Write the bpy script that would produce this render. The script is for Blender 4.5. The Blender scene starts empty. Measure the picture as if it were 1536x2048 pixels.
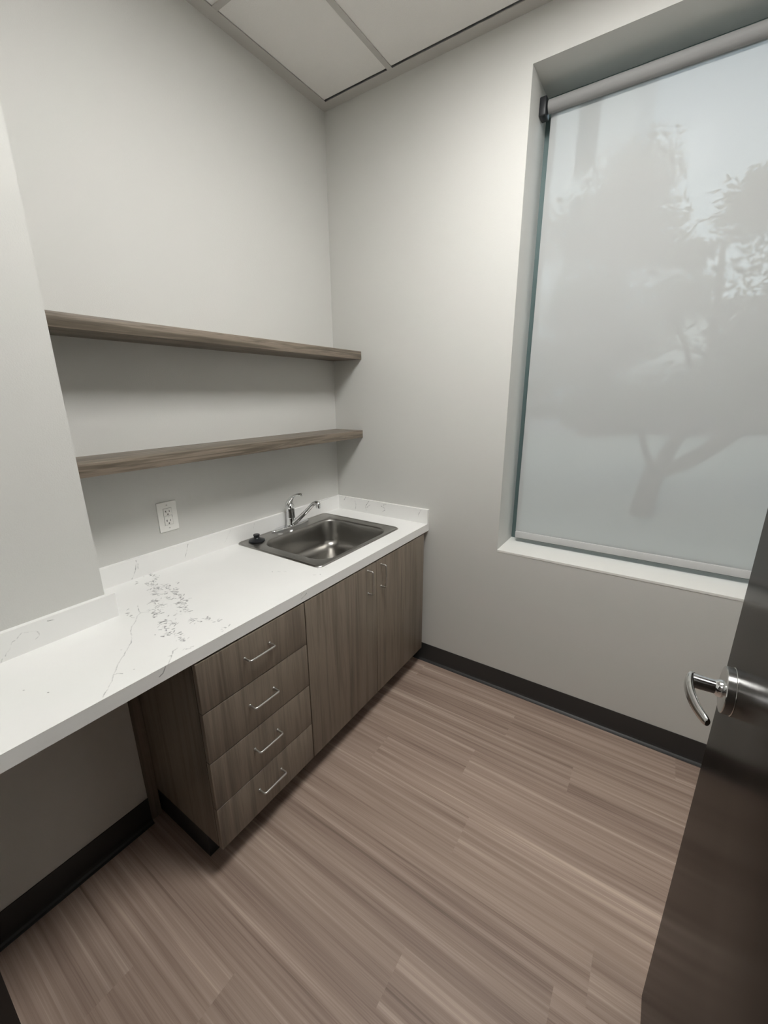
import bpy, bmesh, math, random
import numpy as np
from mathutils import Vector, Matrix
random.seed(7); rng = np.random.default_rng(7)
S = bpy.context.scene
COL = S.collection
PI = math.pi
# ------------------------------------------------------------------ dimensions (metres)
H = 2.947; ZC = .88; TC = .041; D = .65; TB = .0173; HB = .081
CX, CY = .247, -1.467            # face and edge of the thicker part of the left wall
YD = -1.96                        # face of the door wall
XR = 2.55                         # right wall
WX0, WX1, WZ0, WZ1, WD = 1.045, 2.29, .807, 2.783, .235
# ------------------------------------------------------------------ helpers
def link(o, parent=None):
    COL.objects.link(o)
    if parent: o.parent = parent
    return o
def root_loc(parent):
    v = Vector((0, 0, 0))
    while parent is not None:
        v += parent.location; parent = parent.parent
    return v
def mesh_obj(name, bm, mat, parent=None, smooth=False, auto=None):
    """world-space bmesh -> object, placed relative to its parent"""
    me = bpy.data.meshes.new(name)
    off = root_loc(parent)
    if parent: bmesh.ops.translate(bm, verts=bm.verts, vec=-off)
    bmesh.ops.recalc_face_normals(bm, faces=bm.faces)
    bm.to_mesh(me); bm.free()
    if smooth or auto:
        for p in me.polygons: p.use_smooth = True
    if auto:
        me.set_sharp_from_angle(angle=math.radians(auto))
    if mat: me.materials.append(mat)
    o = bpy.data.objects.new(name, me)
    return link(o, parent)
def empty(name, loc, parent=None):
    o = bpy.data.objects.new(name, None); o.empty_display_size = .05
    o.location = loc
    return link(o, parent)
def tag(o, label=None, cat=None, group=None, kind=None):
    if label: o['label'] = label
    if cat: o['category'] = cat
    if group: o['group'] = group
    if kind: o['kind'] = kind
    return o
def add_box(bm, x0, x1, y0, y1, z0, z1, bev=0, seg=2):
    x0, x1 = sorted((x0, x1)); y0, y1 = sorted((y0, y1)); z0, z1 = sorted((z0, z1))
    vs = [bm.verts.new(p) for p in ((x0,y0,z0),(x1,y0,z0),(x1,y1,z0),(x0,y1,z0),(x0,y0,z1),(x1,y0,z1),(x1,y1,z1),(x0,y1,z1))]
    fs = [bm.faces.new([vs[i] for i in f]) for f in ((3,2,1,0),(4,5,6,7),(0,1,5,4),(1,2,6,5),(2,3,7,6),(3,0,4,7))]
    if bev:
        es = list({e for f in fs for e in f.edges})
        bmesh.ops.bevel(bm, geom=es, offset=bev, segments=seg, affect='EDGES', profile=.5)
def box(name, mat, parent, *a, bev=0, seg=2):
    bm = bmesh.new(); add_box(bm, *a, bev=bev, seg=seg)
    return mesh_obj(name, bm, mat, parent, auto=40 if bev else None)
def frame_at(t):
    t = t.normalized()
    a = Vector((0, 0, 1)) if abs(t.z) < .9 else Vector((1, 0, 0))
    u = t.cross(a).normalized(); return u, u.cross(t).normalized()
def add_sweep(bm, pts, radii, n=12, caps=True, flat=None):
    """tube along pts; radii scalar or list; flat=(axis vector, list of scale across that axis)"""
    P = [Vector(p) for p in pts]
    if not hasattr(radii, '__len__'): radii = [radii]*len(P)
    rings = []; u = None
    for i, p in enumerate(P):
        t = (P[min(i+1, len(P)-1)] - P[max(i-1, 0)]).normalized()
        if u is None: u, v = frame_at(t)
        else:
            u = (u - t*u.dot(t)).normalized()
        v = t.cross(u).normalized()
        ring = []
        for k in range(n):
            a = 2*PI*k/n
            d = u*math.cos(a) + v*math.sin(a)
            if flat:
                ax = Vector(flat[0]).normalized(); s = flat[1][i] if hasattr(flat[1], '__len__') else flat[1]
                d = d + ax*(d.dot(ax)*(s-1))
            ring.append(bm.verts.new(p + d*radii[i]))
        rings.append(ring)
    for a, b in zip(rings, rings[1:]):
        for k in range(n): bm.faces.new((a[k], a[(k+1) % n], b[(k+1) % n], b[k]))
    if caps:
        bm.faces.new(rings[0][::-1]); bm.faces.new(rings[-1])
def spline(pts, k=6):
    P = [Vector(p) for p in pts]; out = []
    for i in range(len(P)-1):
        p0, p1, p2, p3 = P[max(i-1,0)], P[i], P[i+1], P[min(i+2,len(P)-1)]
        for j in range(k):
            t = j/k
            out.append(.5*((2*p1)+(p2-p0)*t+(2*p0-5*p1+4*p2-p3)*t*t+(3*p1-p0-3*p2+p3)*t**3))
    out.append(P[-1]); return out
def lerp_list(vals, k=6):
    out = []
    for a, b in zip(vals, vals[1:]): out += [a+(b-a)*j/k for j in range(k)]
    return out + [vals[-1]]
def add_lathe(bm, prof, c, axis='z', n=48, cap=True):
    """prof = [(radius, height)], c = centre of height 0"""
    c = Vector(c); rings = []
    for r, h in prof:
        ring = []
        for k in range(n):
            a = 2*PI*k/n; x, y = r*math.cos(a), r*math.sin(a)
            v = {'z': (x, y, h), '-x': (-h, x, y), 'x': (h, x, y), 'y': (x, h, y)}[axis]
            ring.append(bm.verts.new(c + Vector(v)))
        rings.append(ring)
    for a, b in zip(rings, rings[1:]):
        for k in range(n): bm.faces.new((a[k], a[(k+1) % n], b[(k+1) % n], b[k]))
    if cap:
        bm.faces.new(rings[0][::-1]); bm.faces.new(rings[-1])
def rrect(cx, cy, hx, hy, r, z, n=10):
    pts = []
    for sx, sy, a0 in ((1,1,0), (-1,1,90), (-1,-1,180), (1,-1,270)):
        for k in range(n+1):
            a = math.radians(a0 + 90*k/n)
            pts.append((cx + sx*(hx-r) + r*math.cos(a), cy + sy*(hy-r) + r*math.sin(a), z))
    return pts
def add_loops(bm, loops, cap_last=True, cap_first=False):
    R = [[bm.verts.new(p) for p in L] for L in loops]; n = len(R[0])
    for a, b in zip(R, R[1:]):
        for k in range(n): bm.faces.new((a[k], a[(k+1) % n], b[(k+1) % n], b[k]))
    if cap_last: bm.faces.new(R[-1])
    if cap_first: bm.faces.new(R[0][::-1])
# ------------------------------------------------------------------ materials
def L(r, g, b):
    f = lambda c: (c/255/12.92) if c/255 <= .04045 else ((c/255+.055)/1.055)**2.4
    return (f(r), f(g), f(b), 1)
def new_mat(name):
    m = bpy.data.materials.new(name); m.use_nodes = True
    nt = m.node_tree; bs = nt.nodes['Principled BSDF']
    return m, nt, bs
def nd(nt, typ, **kw):
    n = nt.nodes.new(typ)
    for k, v in kw.items():
        if k.startswith('i_'): n.inputs[int(k[2:]) if k[2:].isdigit() else k[2:]].default_value = v
        else: setattr(n, k, v)
    return n
def mapping(nt, scale, coord='Object'):
    tc = nd(nt, 'ShaderNodeTexCoord'); mp = nd(nt, 'ShaderNodeMapping'); mp.inputs['Scale'].default_value = scale
    nt.links.new(tc.outputs[coord], mp.inputs[0]); return mp
def mixc(nt, fac, a, b, blend='MIX'):
    m = nd(nt, 'ShaderNodeMix', data_type='RGBA', blend_type=blend)
    for sock, v in ((m.inputs[0], fac), (m.inputs[6], a), (m.inputs[7], b)):
        if hasattr(v, 'is_output'): nt.links.new(v, sock)
        else: sock.default_value = v
    return m.outputs[2]
def ramp(nt, src, stops):
    r = nd(nt, 'ShaderNodeValToRGB'); nt.links.new(src, r.inputs[0])
    el = r.color_ramp.elements
    el[0].position, el[0].color = stops[0]; el[1].position, el[1].color = stops[-1]
    for p, c in stops[1:-1]:
        e = el.new(p); e.color = c
    return r.outputs[0]
def math_n(nt, op, a, b=None, c=None, clamp=False):
    m = nd(nt, 'ShaderNodeMath', operation=op, use_clamp=clamp)
    for s, v in zip(m.inputs, (a, b, c)):
        if v is None: continue
        if hasattr(v, 'is_output'): nt.links.new(v, s)
        else: s.default_value = v
    return m.outputs[0]
def simple(name, col, rough=.5, metal=0, bump=0, bscale=200, spec=None, var=0):
    m, nt, bs = new_mat(name)
    bs.inputs['Base Color'].default_value = col; bs.inputs['Roughness'].default_value = rough
    bs.inputs['Metallic'].default_value = metal
    if spec is not None: bs.inputs['Specular IOR Level'].default_value = spec
    mp = mapping(nt, (1, 1, 1))
    nz = nd(nt, 'ShaderNodeTexNoise'); nz.inputs['Scale'].default_value = bscale; nz.inputs['Detail'].default_value = 2
    nt.links.new(mp.outputs[0], nz.inputs['Vector'])
    if bump:
        bp = nd(nt, 'ShaderNodeBump'); bp.inputs['Strength'].default_value = bump; bp.inputs['Distance'].default_value = .001
        nt.links.new(nz.outputs[0], bp.inputs['Height']); nt.links.new(bp.outputs[0], bs.inputs['Normal'])
    if var:
        c2 = tuple(c*(1-var) for c in col[:3])+(1,)
        nt.links.new(mixc(nt, nz.outputs[0], col, c2), bs.inputs['Base Color'])
    return m
def wood(name, along, dark, mid, light, rough=.42):
    """grey-brown laminate, grain running along one axis"""
    m, nt, bs = new_mat(name)
    sc = {'z': (1, 1, .035), 'y': (1, .035, 1)}[along]
    mp = mapping(nt, sc)
    def noise(scale, detail, dist=0, rg=.55):
        n = nd(nt, 'ShaderNodeTexNoise'); n.inputs['Scale'].default_value = scale; n.inputs['Detail'].default_value = detail
        n.inputs['Distortion'].default_value = dist; n.inputs['Roughness'].default_value = rg
        nt.links.new(mp.outputs[0], n.inputs['Vector']); return n.outputs[0]
    a = noise(28 if along == 'z' else 62, 4, .8); b = noise(160, 3, .2, .7)
    mix = math_n(nt, 'ADD', math_n(nt, 'MULTIPLY', a, .72), math_n(nt, 'MULTIPLY', b, .28))
    c = ramp(nt, mix, [(.30, dark), (.46, mid), (.56, light), (.72, mid)])
    nt.links.new(c, bs.inputs['Base Color'])
    bs.inputs['Roughness'].default_value = rough
    bp = nd(nt, 'ShaderNodeBump'); bp.inputs['Strength'].default_value = .25; bp.inputs['Distance'].default_value = .0005
    nt.links.new(b, bp.inputs['Height']); nt.links.new(bp.outputs[0], bs.inputs['Normal'])
    return m
WALLC = (.62, .618, .594, 1)
M = {}
M['wall'] = simple('wall_paint', WALLC, .55, bump=.35, bscale=260, spec=.35)
M['sillpaint'] = simple('sill_paint', (.80, .795, .76, 1), .4, bump=.2, bscale=200)
M['ceil'] = simple('ceiling_tile', (.84, .825, .80, 1), .9, bump=.6, bscale=420, var=.06)
M['grid'] = simple('grid_metal', (.52, .505, .48, 1), .5)
M['black'] = simple('dark_void', (.01, .01, .01, 1), .9)
M['rubber'] = simple('charcoal_rubber', L(46, 46, 46), .42, bump=.2, bscale=80)
M['toe'] = simple('black_toe_rubber', L(34, 34, 36), .5)
M['cab'] = wood('laminate_vertical', 'z', L(89, 80, 70), L(115, 104, 92), L(130, 119, 106))
M['shelf'] = wood('laminate_lengthwise', 'y', L(73, 65, 55), L(100, 91, 79), L(132, 120, 107))
M['steel'] = simple('brushed_nickel', (.62, .61, .59, 1), .28, 1)
M['chrome'] = simple('chrome', (.78, .79, .80, 1), .06, 1)
M['satin'] = simple('satin_chrome', (.62, .62, .61, 1), .2, 1)
M['plastic'] = simple('white_plastic', (.86, .855, .82, 1), .35)
M['slot'] = simple('slot_black', (.015, .014, .012, 1), .6)
M['blackrub'] = simple('black_rubber', (.012, .014, .017, 1), .38)
M['alu'] = simple('window_frame_metal', L(98, 116, 116), .35, .3)
M['bracket'] = simple('black_bracket', (.015, .017, .02, 1), .4)
M['frame'] = simple('dark_door_frame', L(34, 31, 30), .4)
# brushed stainless of the sink
m, nt, bs = new_mat('stainless'); M['sink'] = m
bs.inputs['Base Color'].default_value = (.36, .35, .33, 1); bs.inputs['Metallic'].default_value = 1; bs.inputs['Roughness'].default_value = .30
mp = mapping(nt, (40, 900, 900)); nz = nd(nt, 'ShaderNodeTexNoise'); nz.inputs['Scale'].default_value = 1
nt.links.new(mp.outputs[0], nz.inputs['Vector'])
mr = nd(nt, 'ShaderNodeMapRange'); mr.inputs['To Min'].default_value = .24; mr.inputs['To Max'].default_value = .36
nt.links.new(nz.outputs[0], mr.inputs[0]); nt.links.new(mr.outputs[0], bs.inputs['Roughness'])
# espresso door leaf
m, nt, bs = new_mat('espresso_door'); M['door'] = m
mp = mapping(nt, (30, 30, 1)); nz = nd(nt, 'ShaderNodeTexNoise'); nz.inputs['Scale'].default_value = 2; nz.inputs['Detail'].default_value = 4
nt.links.new(mp.outputs[0], nz.inputs['Vector'])
nt.links.new(ramp(nt, nz.outputs[0], [(.3, L(38, 33, 29)), (.7, L(46, 40, 35))]), bs.inputs['Base Color'])
bs.inputs['Roughness'].default_value = .22; bs.inputs['Specular IOR Level'].default_value = .015
# quartz with grey veins: 'vein' is stored per vertex of the slab
m, nt, bs = new_mat('veined_quartz'); M['quartz'] = m
at = nd(nt, 'ShaderNodeAttribute', attribute_name='vein')
mp = mapping(nt, (1, 1, 1))
nz = nd(nt, 'ShaderNodeTexNoise'); nz.inputs['Scale'].default_value = 55; nz.inputs['Detail'].default_value = 3
n2 = nd(nt, 'ShaderNodeTexNoise'); n2.inputs['Scale'].default_value = 6; n2.inputs['Detail'].default_value = 3
for n in (nz, n2): nt.links.new(mp.outputs[0], n.inputs['Vector'])
mr = nd(nt, 'ShaderNodeMapRange', interpolation_type='SMOOTHSTEP'); mr.inputs['From Min'].default_value = .33; mr.inputs['From Max'].default_value = .82
nt.links.new(at.outputs['Fac'], mr.inputs[0])
brk = nd(nt, 'ShaderNodeMapRange', interpolation_type='SMOOTHSTEP'); brk.inputs['From Min'].default_value = .32; brk.inputs['From Max'].default_value = .56
brk.inputs['To Min'].default_value = .25
nt.links.new(nz.outputs[0], brk.inputs[0])
fac = math_n(nt, 'MULTIPLY', mr.outputs[0], brk.outputs[0])
base = mixc(nt, n2.outputs[0], (.84, .84, .825, 1), (.89, .89, .875, 1))
nt.links.new(mixc(nt, fac, base, (.25, .25, .255, 1)), bs.inputs['Base Color'])
bs.inputs['Roughness'].default_value = .32
# plank floor: 'pid' is stored per plank
m, nt, bs = new_mat('striped_plank_floor'); M['floor'] = m
at = nd(nt, 'ShaderNodeAttribute', attribute_name='pid')
def fnoise(sx, sy, detail, seedmul, rg=.6):
    mp = mapping(nt, (sx, sy, 1)); n = nd(nt, 'ShaderNodeTexNoise', noise_dimensions='4D')
    n.inputs['Scale'].default_value = 1; n.inputs['Detail'].default_value = detail; n.inputs['Roughness'].default_value = rg
    nt.links.new(mp.outputs[0], n.inputs['Vector'])
    nt.links.new(math_n(nt, 'MULTIPLY', at.outputs['Fac'], seedmul), n.inputs['W']); return n.outputs[0]
a = fnoise(.55, 26, 2, 37.3); b = fnoise(1.0, 75, 3, 11.7); c = fnoise(3, 330, 2, 5.1)
mix = math_n(nt, 'ADD', math_n(nt, 'MULTIPLY', a, .44), math_n(nt, 'ADD', math_n(nt, 'MULTIPLY', b, .38), math_n(nt, 'MULTIPLY', c, .18)))
col = ramp(nt, mix, [(.34, L(112, 94, 84)), (.44, L(147, 127, 115)), (.55, L(169, 149, 136)), (.68, L(204, 185, 171))])
tone = nd(nt, 'ShaderNodeTexWhiteNoise', noise_dimensions='1D'); nt.links.new(at.outputs['Fac'], tone.inputs['W'])
tm = nd(nt, 'ShaderNodeMapRange'); tm.inputs['To Min'].default_value = .93; tm.inputs['To Max'].default_value = 1.05
nt.links.new(tone.outputs[0], tm.inputs[0])
vm = nd(nt, 'ShaderNodeVectorMath', operation='SCALE'); nt.links.new(col, vm.inputs[0]); nt.links.new(tm.outputs[0], vm.inputs['Scale'])
nt.links.new(vm.outputs[0], bs.inputs['Base Color'])
bs.inputs['Roughness'].default_value = .5; bs.inputs['Specular IOR Level'].default_value = .35
bp = nd(nt, 'ShaderNodeBump'); bp.inputs['Strength'].default_value = .3; bp.inputs['Distance'].default_value = .0006
nt.links.new(c, bp.inputs['Height']); nt.links.new(bp.outputs[0], bs.inputs['Normal'])
# sheer roller fabric: woven, part open
def fabric(name, col, open_, trans):
    m, nt, bs = new_mat(name); out = nt.nodes['Material Output']; nt.nodes.remove(bs)
    mp = mapping(nt, (900, 900, 900)); nz = nd(nt, 'ShaderNodeTexNoise'); nz.inputs['Scale'].default_value = 1
    nt.links.new(mp.outputs[0], nz.inputs['Vector'])
    c2 = tuple(v*.93 for v in col[:3])+(1,)
    cc = mixc(nt, nz.outputs[0], col, c2)
    df = nd(nt, 'ShaderNodeBsdfDiffuse'); tl = nd(nt, 'ShaderNodeBsdfTranslucent'); tp = nd(nt, 'ShaderNodeBsdfTransparent')
    nt.links.new(cc, df.inputs[0]); nt.links.new(cc, tl.inputs[0])
    m1 = nd(nt, 'ShaderNodeMixShader'); m1.inputs[0].default_value = trans
    nt.links.new(df.outputs[0], m1.inputs[1]); nt.links.new(tl.outputs[0], m1.inputs[2])
    m2 = nd(nt, 'ShaderNodeMixShader'); m2.inputs[0].default_value = open_
    nt.links.new(m1.outputs[0], m2.inputs[1]); nt.links.new(tp.outputs[0], m2.inputs[2])
    nt.links.new(m2.outputs[0], out.inputs[0]); return m
M['fabric'] = fabric('sheer_shade_fabric', (.58, .585, .58, 1), .12, .18)
M['hem'] = fabric('shade_hem_fabric', (.62, .62, .62, 1), .0, .12)
M['roll'] = simple('rolled_shade_fabric', (.30, .30, .298, 1), .7, bump=.2, bscale=700)
m, nt, bs = new_mat('window_glass'); M['glass'] = m; out = nt.nodes['Material Output']; nt.nodes.remove(bs)
tp = nd(nt, 'ShaderNodeBsdfTransparent'); tp.inputs[0].default_value = (.90, .95, .94, 1)
gl = nd(nt, 'ShaderNodeBsdfGlossy'); gl.inputs['Roughness'].default_value = .02
fr = nd(nt, 'ShaderNodeFresnel'); fr.inputs[0].default_value = 1.45
ms = nd(nt, 'ShaderNodeMixShader'); nt.links.new(fr.outputs[0], ms.inputs[0]); nt.links.new(tp.outputs[0], ms.inputs[1]); nt.links.new(gl.outputs[0], ms.inputs[2])
nt.links.new(ms.outputs[0], out.inputs[0])
def emit(name, col, st):
    m, nt, bs = new_mat(name); bs.inputs['Base Color'].default_value = (.8, .8, .8, 1)
    bs.inputs['Emission Color'].default_value = col; bs.inputs['Emission Strength'].default_value = st
    return m
M['lens'] = emit('lit_lens', (1, .985, .955, 1), 36)
M['hall_fill_lens'] = emit('lit_hall_fill', (1, .97, .92, 1), 3)
M['bark'] = simple('bark', (.10, .085, .07, 1), .9, bump=.8, bscale=40, var=.4)
M['leaf'] = simple('leaf_green', (.05, .08, .035, 1), .6, var=.4, bscale=6)
M['hedge'] = simple('hedge_green', (.05, .09, .04, 1), .8, var=.6, bscale=9)
M['lawn'] = simple('lawn', (.50, .52, .44, 1), .95, var=.4, bscale=3)
M['road'] = simple('concrete', (.42, .41, .39, 1), .9, var=.2, bscale=5)
M['stucco'] = simple('pale_stucco', (.78, .80, .82, 1), .8, var=.1, bscale=3)
M['bglass'] = simple('dark_glass', (.10, .14, .15, 1), .08)
M['carpaint'] = simple('dark_car_paint', (.05, .055, .06, 1), .15)
M['brick'] = simple('far_hall_wall', (.5, .49, .46, 1), .6)
# ------------------------------------------------------------------ room shell
def struct(name, bm, mat, **k):
    o = mesh_obj(name, bm, mat, None, **k); o['kind'] = 'structure'; return o
# floor as laid planks (one mesh, one id per plank)
bm = bmesh.new(); lay = bm.faces.layers.float.new('pid')
PW, PL = .1565, 1.25
known = {0: .675, 1: 1.25, 2: 1.553, 3: 1.161, 4: .785, 5: 1.26, 6: .47, 7: 1.64, 8: 1.255, 9: .12, 10: .882, 11: .626, 12: 1.4}
pid = 1
for r in range(-1, 24):
    ya, yb = -PW*r, -PW*(r+1)
    if r < 0: ya, yb = 0, 0
    ya = min(ya, 0)
    if r < 0: continue
    st = known.get(r, random.uniform(0, PL)) - 3*PL
    x = st
    while x < 4.2:
        xa, xb = max(x, -1.0), min(x+PL, 4.0)
        pid += 1
        if xb > xa + .001:
            if ya > -2.08 and xb > XR and xa < XR and False: pass
            vs = [bm.verts.new(p) for p in ((xa, yb, 0), (xb, yb, 0), (xb, ya, 0), (xa, ya, 0))]
            f = bm.faces.new(vs); f[lay] = pid*.731
        x += PL
struct('floor', bm, M['floor'])
# left wall: recessed behind the shelves, thicker in front of column edge
bm = bmesh.new()
add_box(bm, -.12, 0, YD, 0, 0, H+.12)
struct('wall_left', bm, M['wall'])
bm = bmesh.new(); add_box(bm, 0, CX, YD, CY, 0, H+.12)
struct('wall_left', bm, M['wall'])
# window wall with opening
bm = bmesh.new()
add_box(bm, -.12, WX0, 0, .32, 0, H+.12); add_box(bm, WX1, XR+.12, 0, .32, 0, H+.12)
add_box(bm, WX0, WX1, 0, .32, 0, WZ0-.012); add_box(bm, WX0, WX1, 0, .32, WZ1, H+.12)
struct('wall_back', bm, M['wall'])
bm = bmesh.new(); add_box(bm, WX0, WX1, -.0015, .30, WZ0-.012, WZ0, bev=.0015)
o = struct('trim_sill', bm, M['sillpaint']); o.name = 'trim_1'
bm = bmesh.new(); add_box(bm, XR, XR+.12, YD-.12, 0, 0, H+.12); struct('wall_right', bm, M['wall'])
# door wall with doorway x .95-1.885
DX0, DX1, DZ = .93, 1.895, 2.19
bm = bmesh.new()
add_box(bm, -.12, DX0-.02, YD-.12, YD, 0, H+.12); add_box(bm, DX1+.02, XR, YD-.12, YD, 0, H+.12)
add_box(bm, DX0-.02, DX1+.02, YD-.12, YD, DZ+.02, H+.12)
struct('wall_front', bm, M['wall'])
bm = bmesh.new()   # dark steel door frame
for xa, xb in ((DX0-.05, DX0), (DX1, DX1+.05)):
    add_box(bm, xa, xb, YD, YD+.0085, 0, DZ+.05)
    add_box(bm, xa, xb, YD-.128, YD-.12, 0, DZ+.05)
add_box(bm, DX0, DX1, YD, YD+.0085, DZ, DZ+.05); add_box(bm, DX0, DX1, YD-.128, YD-.12, DZ, DZ+.05)
add_box(bm, DX0-.02, DX0, YD-.12, YD, 0, DZ); add_box(bm, DX1, DX1+.02, YD-.12, YD, 0, DZ); add_box(bm, DX0-.02, DX1+.02, YD-.12, YD, DZ, DZ+.02)
struct('trim_2', bm, M['frame'])
# hallway behind the doorway
bm = bmesh.new()
add_box(bm, -1.0, 4.0, -3.75, -3.65, 0, H); struct('wall_hall', bm, M['brick'])
bm = bmesh.new(); add_box(bm, -1.1, -1.0, -3.75, YD-.12, 0, H); add_box(bm, 4.0, 4.1, -3.75, YD-.12, 0, H)
add_box(bm, -1.0, -.12, YD-.12, YD, 0, H); add_box(bm, XR+.12, 4.0, YD-.12, YD, 0, H)
struct('wall_hall_ends', bm, M['brick']); bpy.data.objects['wall_hall_ends'].name = 'wall_hall.001'
# suspended ceiling
AW = .055
gx = [.4305, 1.057, 1.684, 2.311]; gy = [-.667, -1.294, -1.921]; TW = .024
LX0, LX1, LY0, LY1 = gx[1], gx[2], gy[1], gy[0]      # light cell
bm = bmesh.new()
xs = [AW+.001]+gx+[XR-AW]; ys = [-.064]+gy+[YD+AW-.02]
for i in range(len(xs)-1):
    for j in range(len(ys)-1):
        if i == 2 and j == 1: continue
        if ys[j]-ys[j+1] < .01: continue
        xa, xb = xs[i]+(.004 if i else 0), xs[i+1]-.004
        add_box(bm, xa, xb, ys[j+1]+.004, ys[j]-(.004 if j else 0), H+.004, H+.02)
struct('ceiling', bm, M['ceil'])
bm = bmesh.new()   # deck above the tiles
add_box(bm, -.12, XR+.12, YD-.12, .32, H+.14, H+.2); o = struct('ceiling_deck', bm, M['black']); o.name = 'ceiling.001'
bm = bmesh.new(); add_box(bm, -1.1, 4.1, -3.75, YD-.12, H, H+.1); o = struct('ceiling_hall', bm, M['ceil']); o.name = 'ceiling.002'
bm = bmesh.new()   # tee bars
for x in gx: add_box(bm, x-TW/2, x+TW/2, YD, -AW, H, H+.0035)
for y in gy:
    e = [AW]+gx+[XR-AW]
    for a, b in zip(e, e[1:]):
        add_box(bm, a+(TW/2 if a != AW else 0), b-(TW/2 if b != XR-AW else 0), y-TW/2, y+TW/2, H+.0002, H+.0035)
struct('trim_3', bm, M['grid'])
bm = bmesh.new()   # wall angle
add_box(bm, 0, XR, -AW, 0, H, H+.003); add_box(bm, 0, AW, CY, -AW, H, H+.003)
add_box(bm, CX, CX+AW, YD, CY, H, H+.003); add_box(bm, 0, CX+AW, CY, CY+AW, H-.0003, H+.002)
add_box(bm, XR-AW, XR, YD, -AW, H, H+.003); add_box(bm, CX+AW, XR-AW, YD, YD+.03, H, H+.003)
struct('trim_4', bm, M['grid'])
# ceiling light (recessed troffer)
t = tag(empty('ceiling_light', (1.37, -.98, H)), 'square white recessed ceiling light panel set into the ceiling tiles above the room', 'ceiling light')
bm = bmesh.new()
q = .05
for a in ((LX0+.013, LX0+.016, LY0+.013, LY1-.013), (LX1-.016, LX1-.013, LY0+.013, LY1-.013), (LX0+.016, LX1-.016, LY0+.013, LY0+.016), (LX0+.016, LX1-.016, LY1-.016, LY1-.013)):
    add_box(bm, *a, H+.004, H+.09)
mesh_obj('housing', bm, M['grid'], t)
box('diffuser', M['lens'], t, LX0+.02, LX1-.02, LY0+.02, LY1-.02, H+.012, H+.018)
t = tag(empty('ceiling_light', (1.4, -2.9, H)), 'long unseen hallway light panel added as fill behind the doorway', 'ceiling light')  # unseen hallway panel, added to send fill light through the doorway
box('housing', M['grid'], t, .78, 2.02, -3.2, -2.58, H-.01, H)
box('diffuser', M['hall_fill_lens'], t, .8, 2.0, -3.18, -2.6, H-.016, H-.01)
# rubber cove baseboards
def cove(name, pts):
    """extrude the cove profile along a wall; pts = list of (start, end, inward normal)"""
    bm = bmesh.new()
    prof = [(0, .1125), (.003, .1125), (.0035, .020), (.006, .010), (.012, .0045), (.020, .002), (.020, 0), (0, 0)]
    for (a, b, n) in pts:
        a, b, n = Vector(a), Vector(b), Vector(n)
        ra = [bm.verts.new(a + n*d + Vector((0, 0, z))) for d, z in prof]
        rb = [bm.verts.new(b + n*d + Vector((0, 0, z))) for d, z in prof]
        k = len(prof)
        for i in range(k): bm.faces.new((ra[i], ra[(i+1) % k], rb[(i+1) % k], rb[i]))
        bm.faces.new(ra[::-1]); bm.faces.new(rb)
    return struct(name, bm, M['rubber'])
cove('baseboard_back', [((.56, 0, 0), (XR, 0, 0), (0, -1, 0))])
cove('baseboard_left', [((CX, YD+.0, 0), (CX, CY, 0), (1, 0, 0))])
cove('baseboard_right', [((XR, YD, 0), (XR, -.02, 0), (-1, 0, 0))])
# ------------------------------------------------------------------ window
w = empty('window_1', (1.667, .24, WZ0)); w['kind'] = 'structure'
bm = bmesh.new(); fa = .024
y0, y1 = .236, .30
add_box(bm, WX0, WX0+fa, y0, y1, WZ0, WZ1); add_box(bm, WX1-fa, WX1, y0, y1, WZ0, WZ1)
add_box(bm, WX0+fa, WX1-fa, y0, y1, WZ0, WZ0+.03); add_box(bm, WX0+fa, WX1-fa, y0, y1, WZ1-.03, WZ1)
mesh_obj('window_frame', bm, M['alu'], w)
box('pane', M['glass'], w, WX0+fa, WX1-fa, .262, .268, WZ0+.03, WZ1-.03)
# roller shade
BX0, BX1, BY = 1.083, WX1-.035, .170
sh = tag(empty('roller_shade', (1.667, BY, WZ1)), 'pale grey sheer roller shade pulled down over the window', 'roller shade')
RZ, RY, RR = 2.706, .150, .0235
bm = bmesh.new()
prof = [(RR, 0), (RR, BX1-BX0)]
add_lathe(bm, prof, (BX0-.006, RY, RZ), 'x', 40)
mesh_obj('roll', bm, M['roll'], sh, auto=40)
bm = bmesh.new(); nx, nz_ = 2, 40
zt, zb = RZ, .868
vg = [[bm.verts.new((x, BY+.0015*math.sin(j*.5)*(j/nz_), zt+(zb-zt)*j/nz_)) for x in (BX0, BX1)] for j in range(nz_+1)]
for j in range(nz_): bm.faces.new((vg[j][0], vg[j][1], vg[j+1][1], vg[j+1][0]))
o = mesh_obj('fabric', bm, M['fabric'], sh, smooth=True)
bm = bmesh.new(); add_box(bm, BX0, BX1, BY-.006, BY+.006, .832, .868, bev=.004, seg=3)
mesh_obj('bottom_bar', bm, M['hem'], sh, auto=60)
for x0, x1 in ((WX0, BX0-.010), (BX1+.004, WX1)):
    bm = bmesh.new(); add_box(bm, x0, x1, RY-.030, RY+.026, RZ-.036, RZ+.030, bev=.004)
    mesh_obj('bracket', bm, M['bracket'], sh, auto=50)
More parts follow.
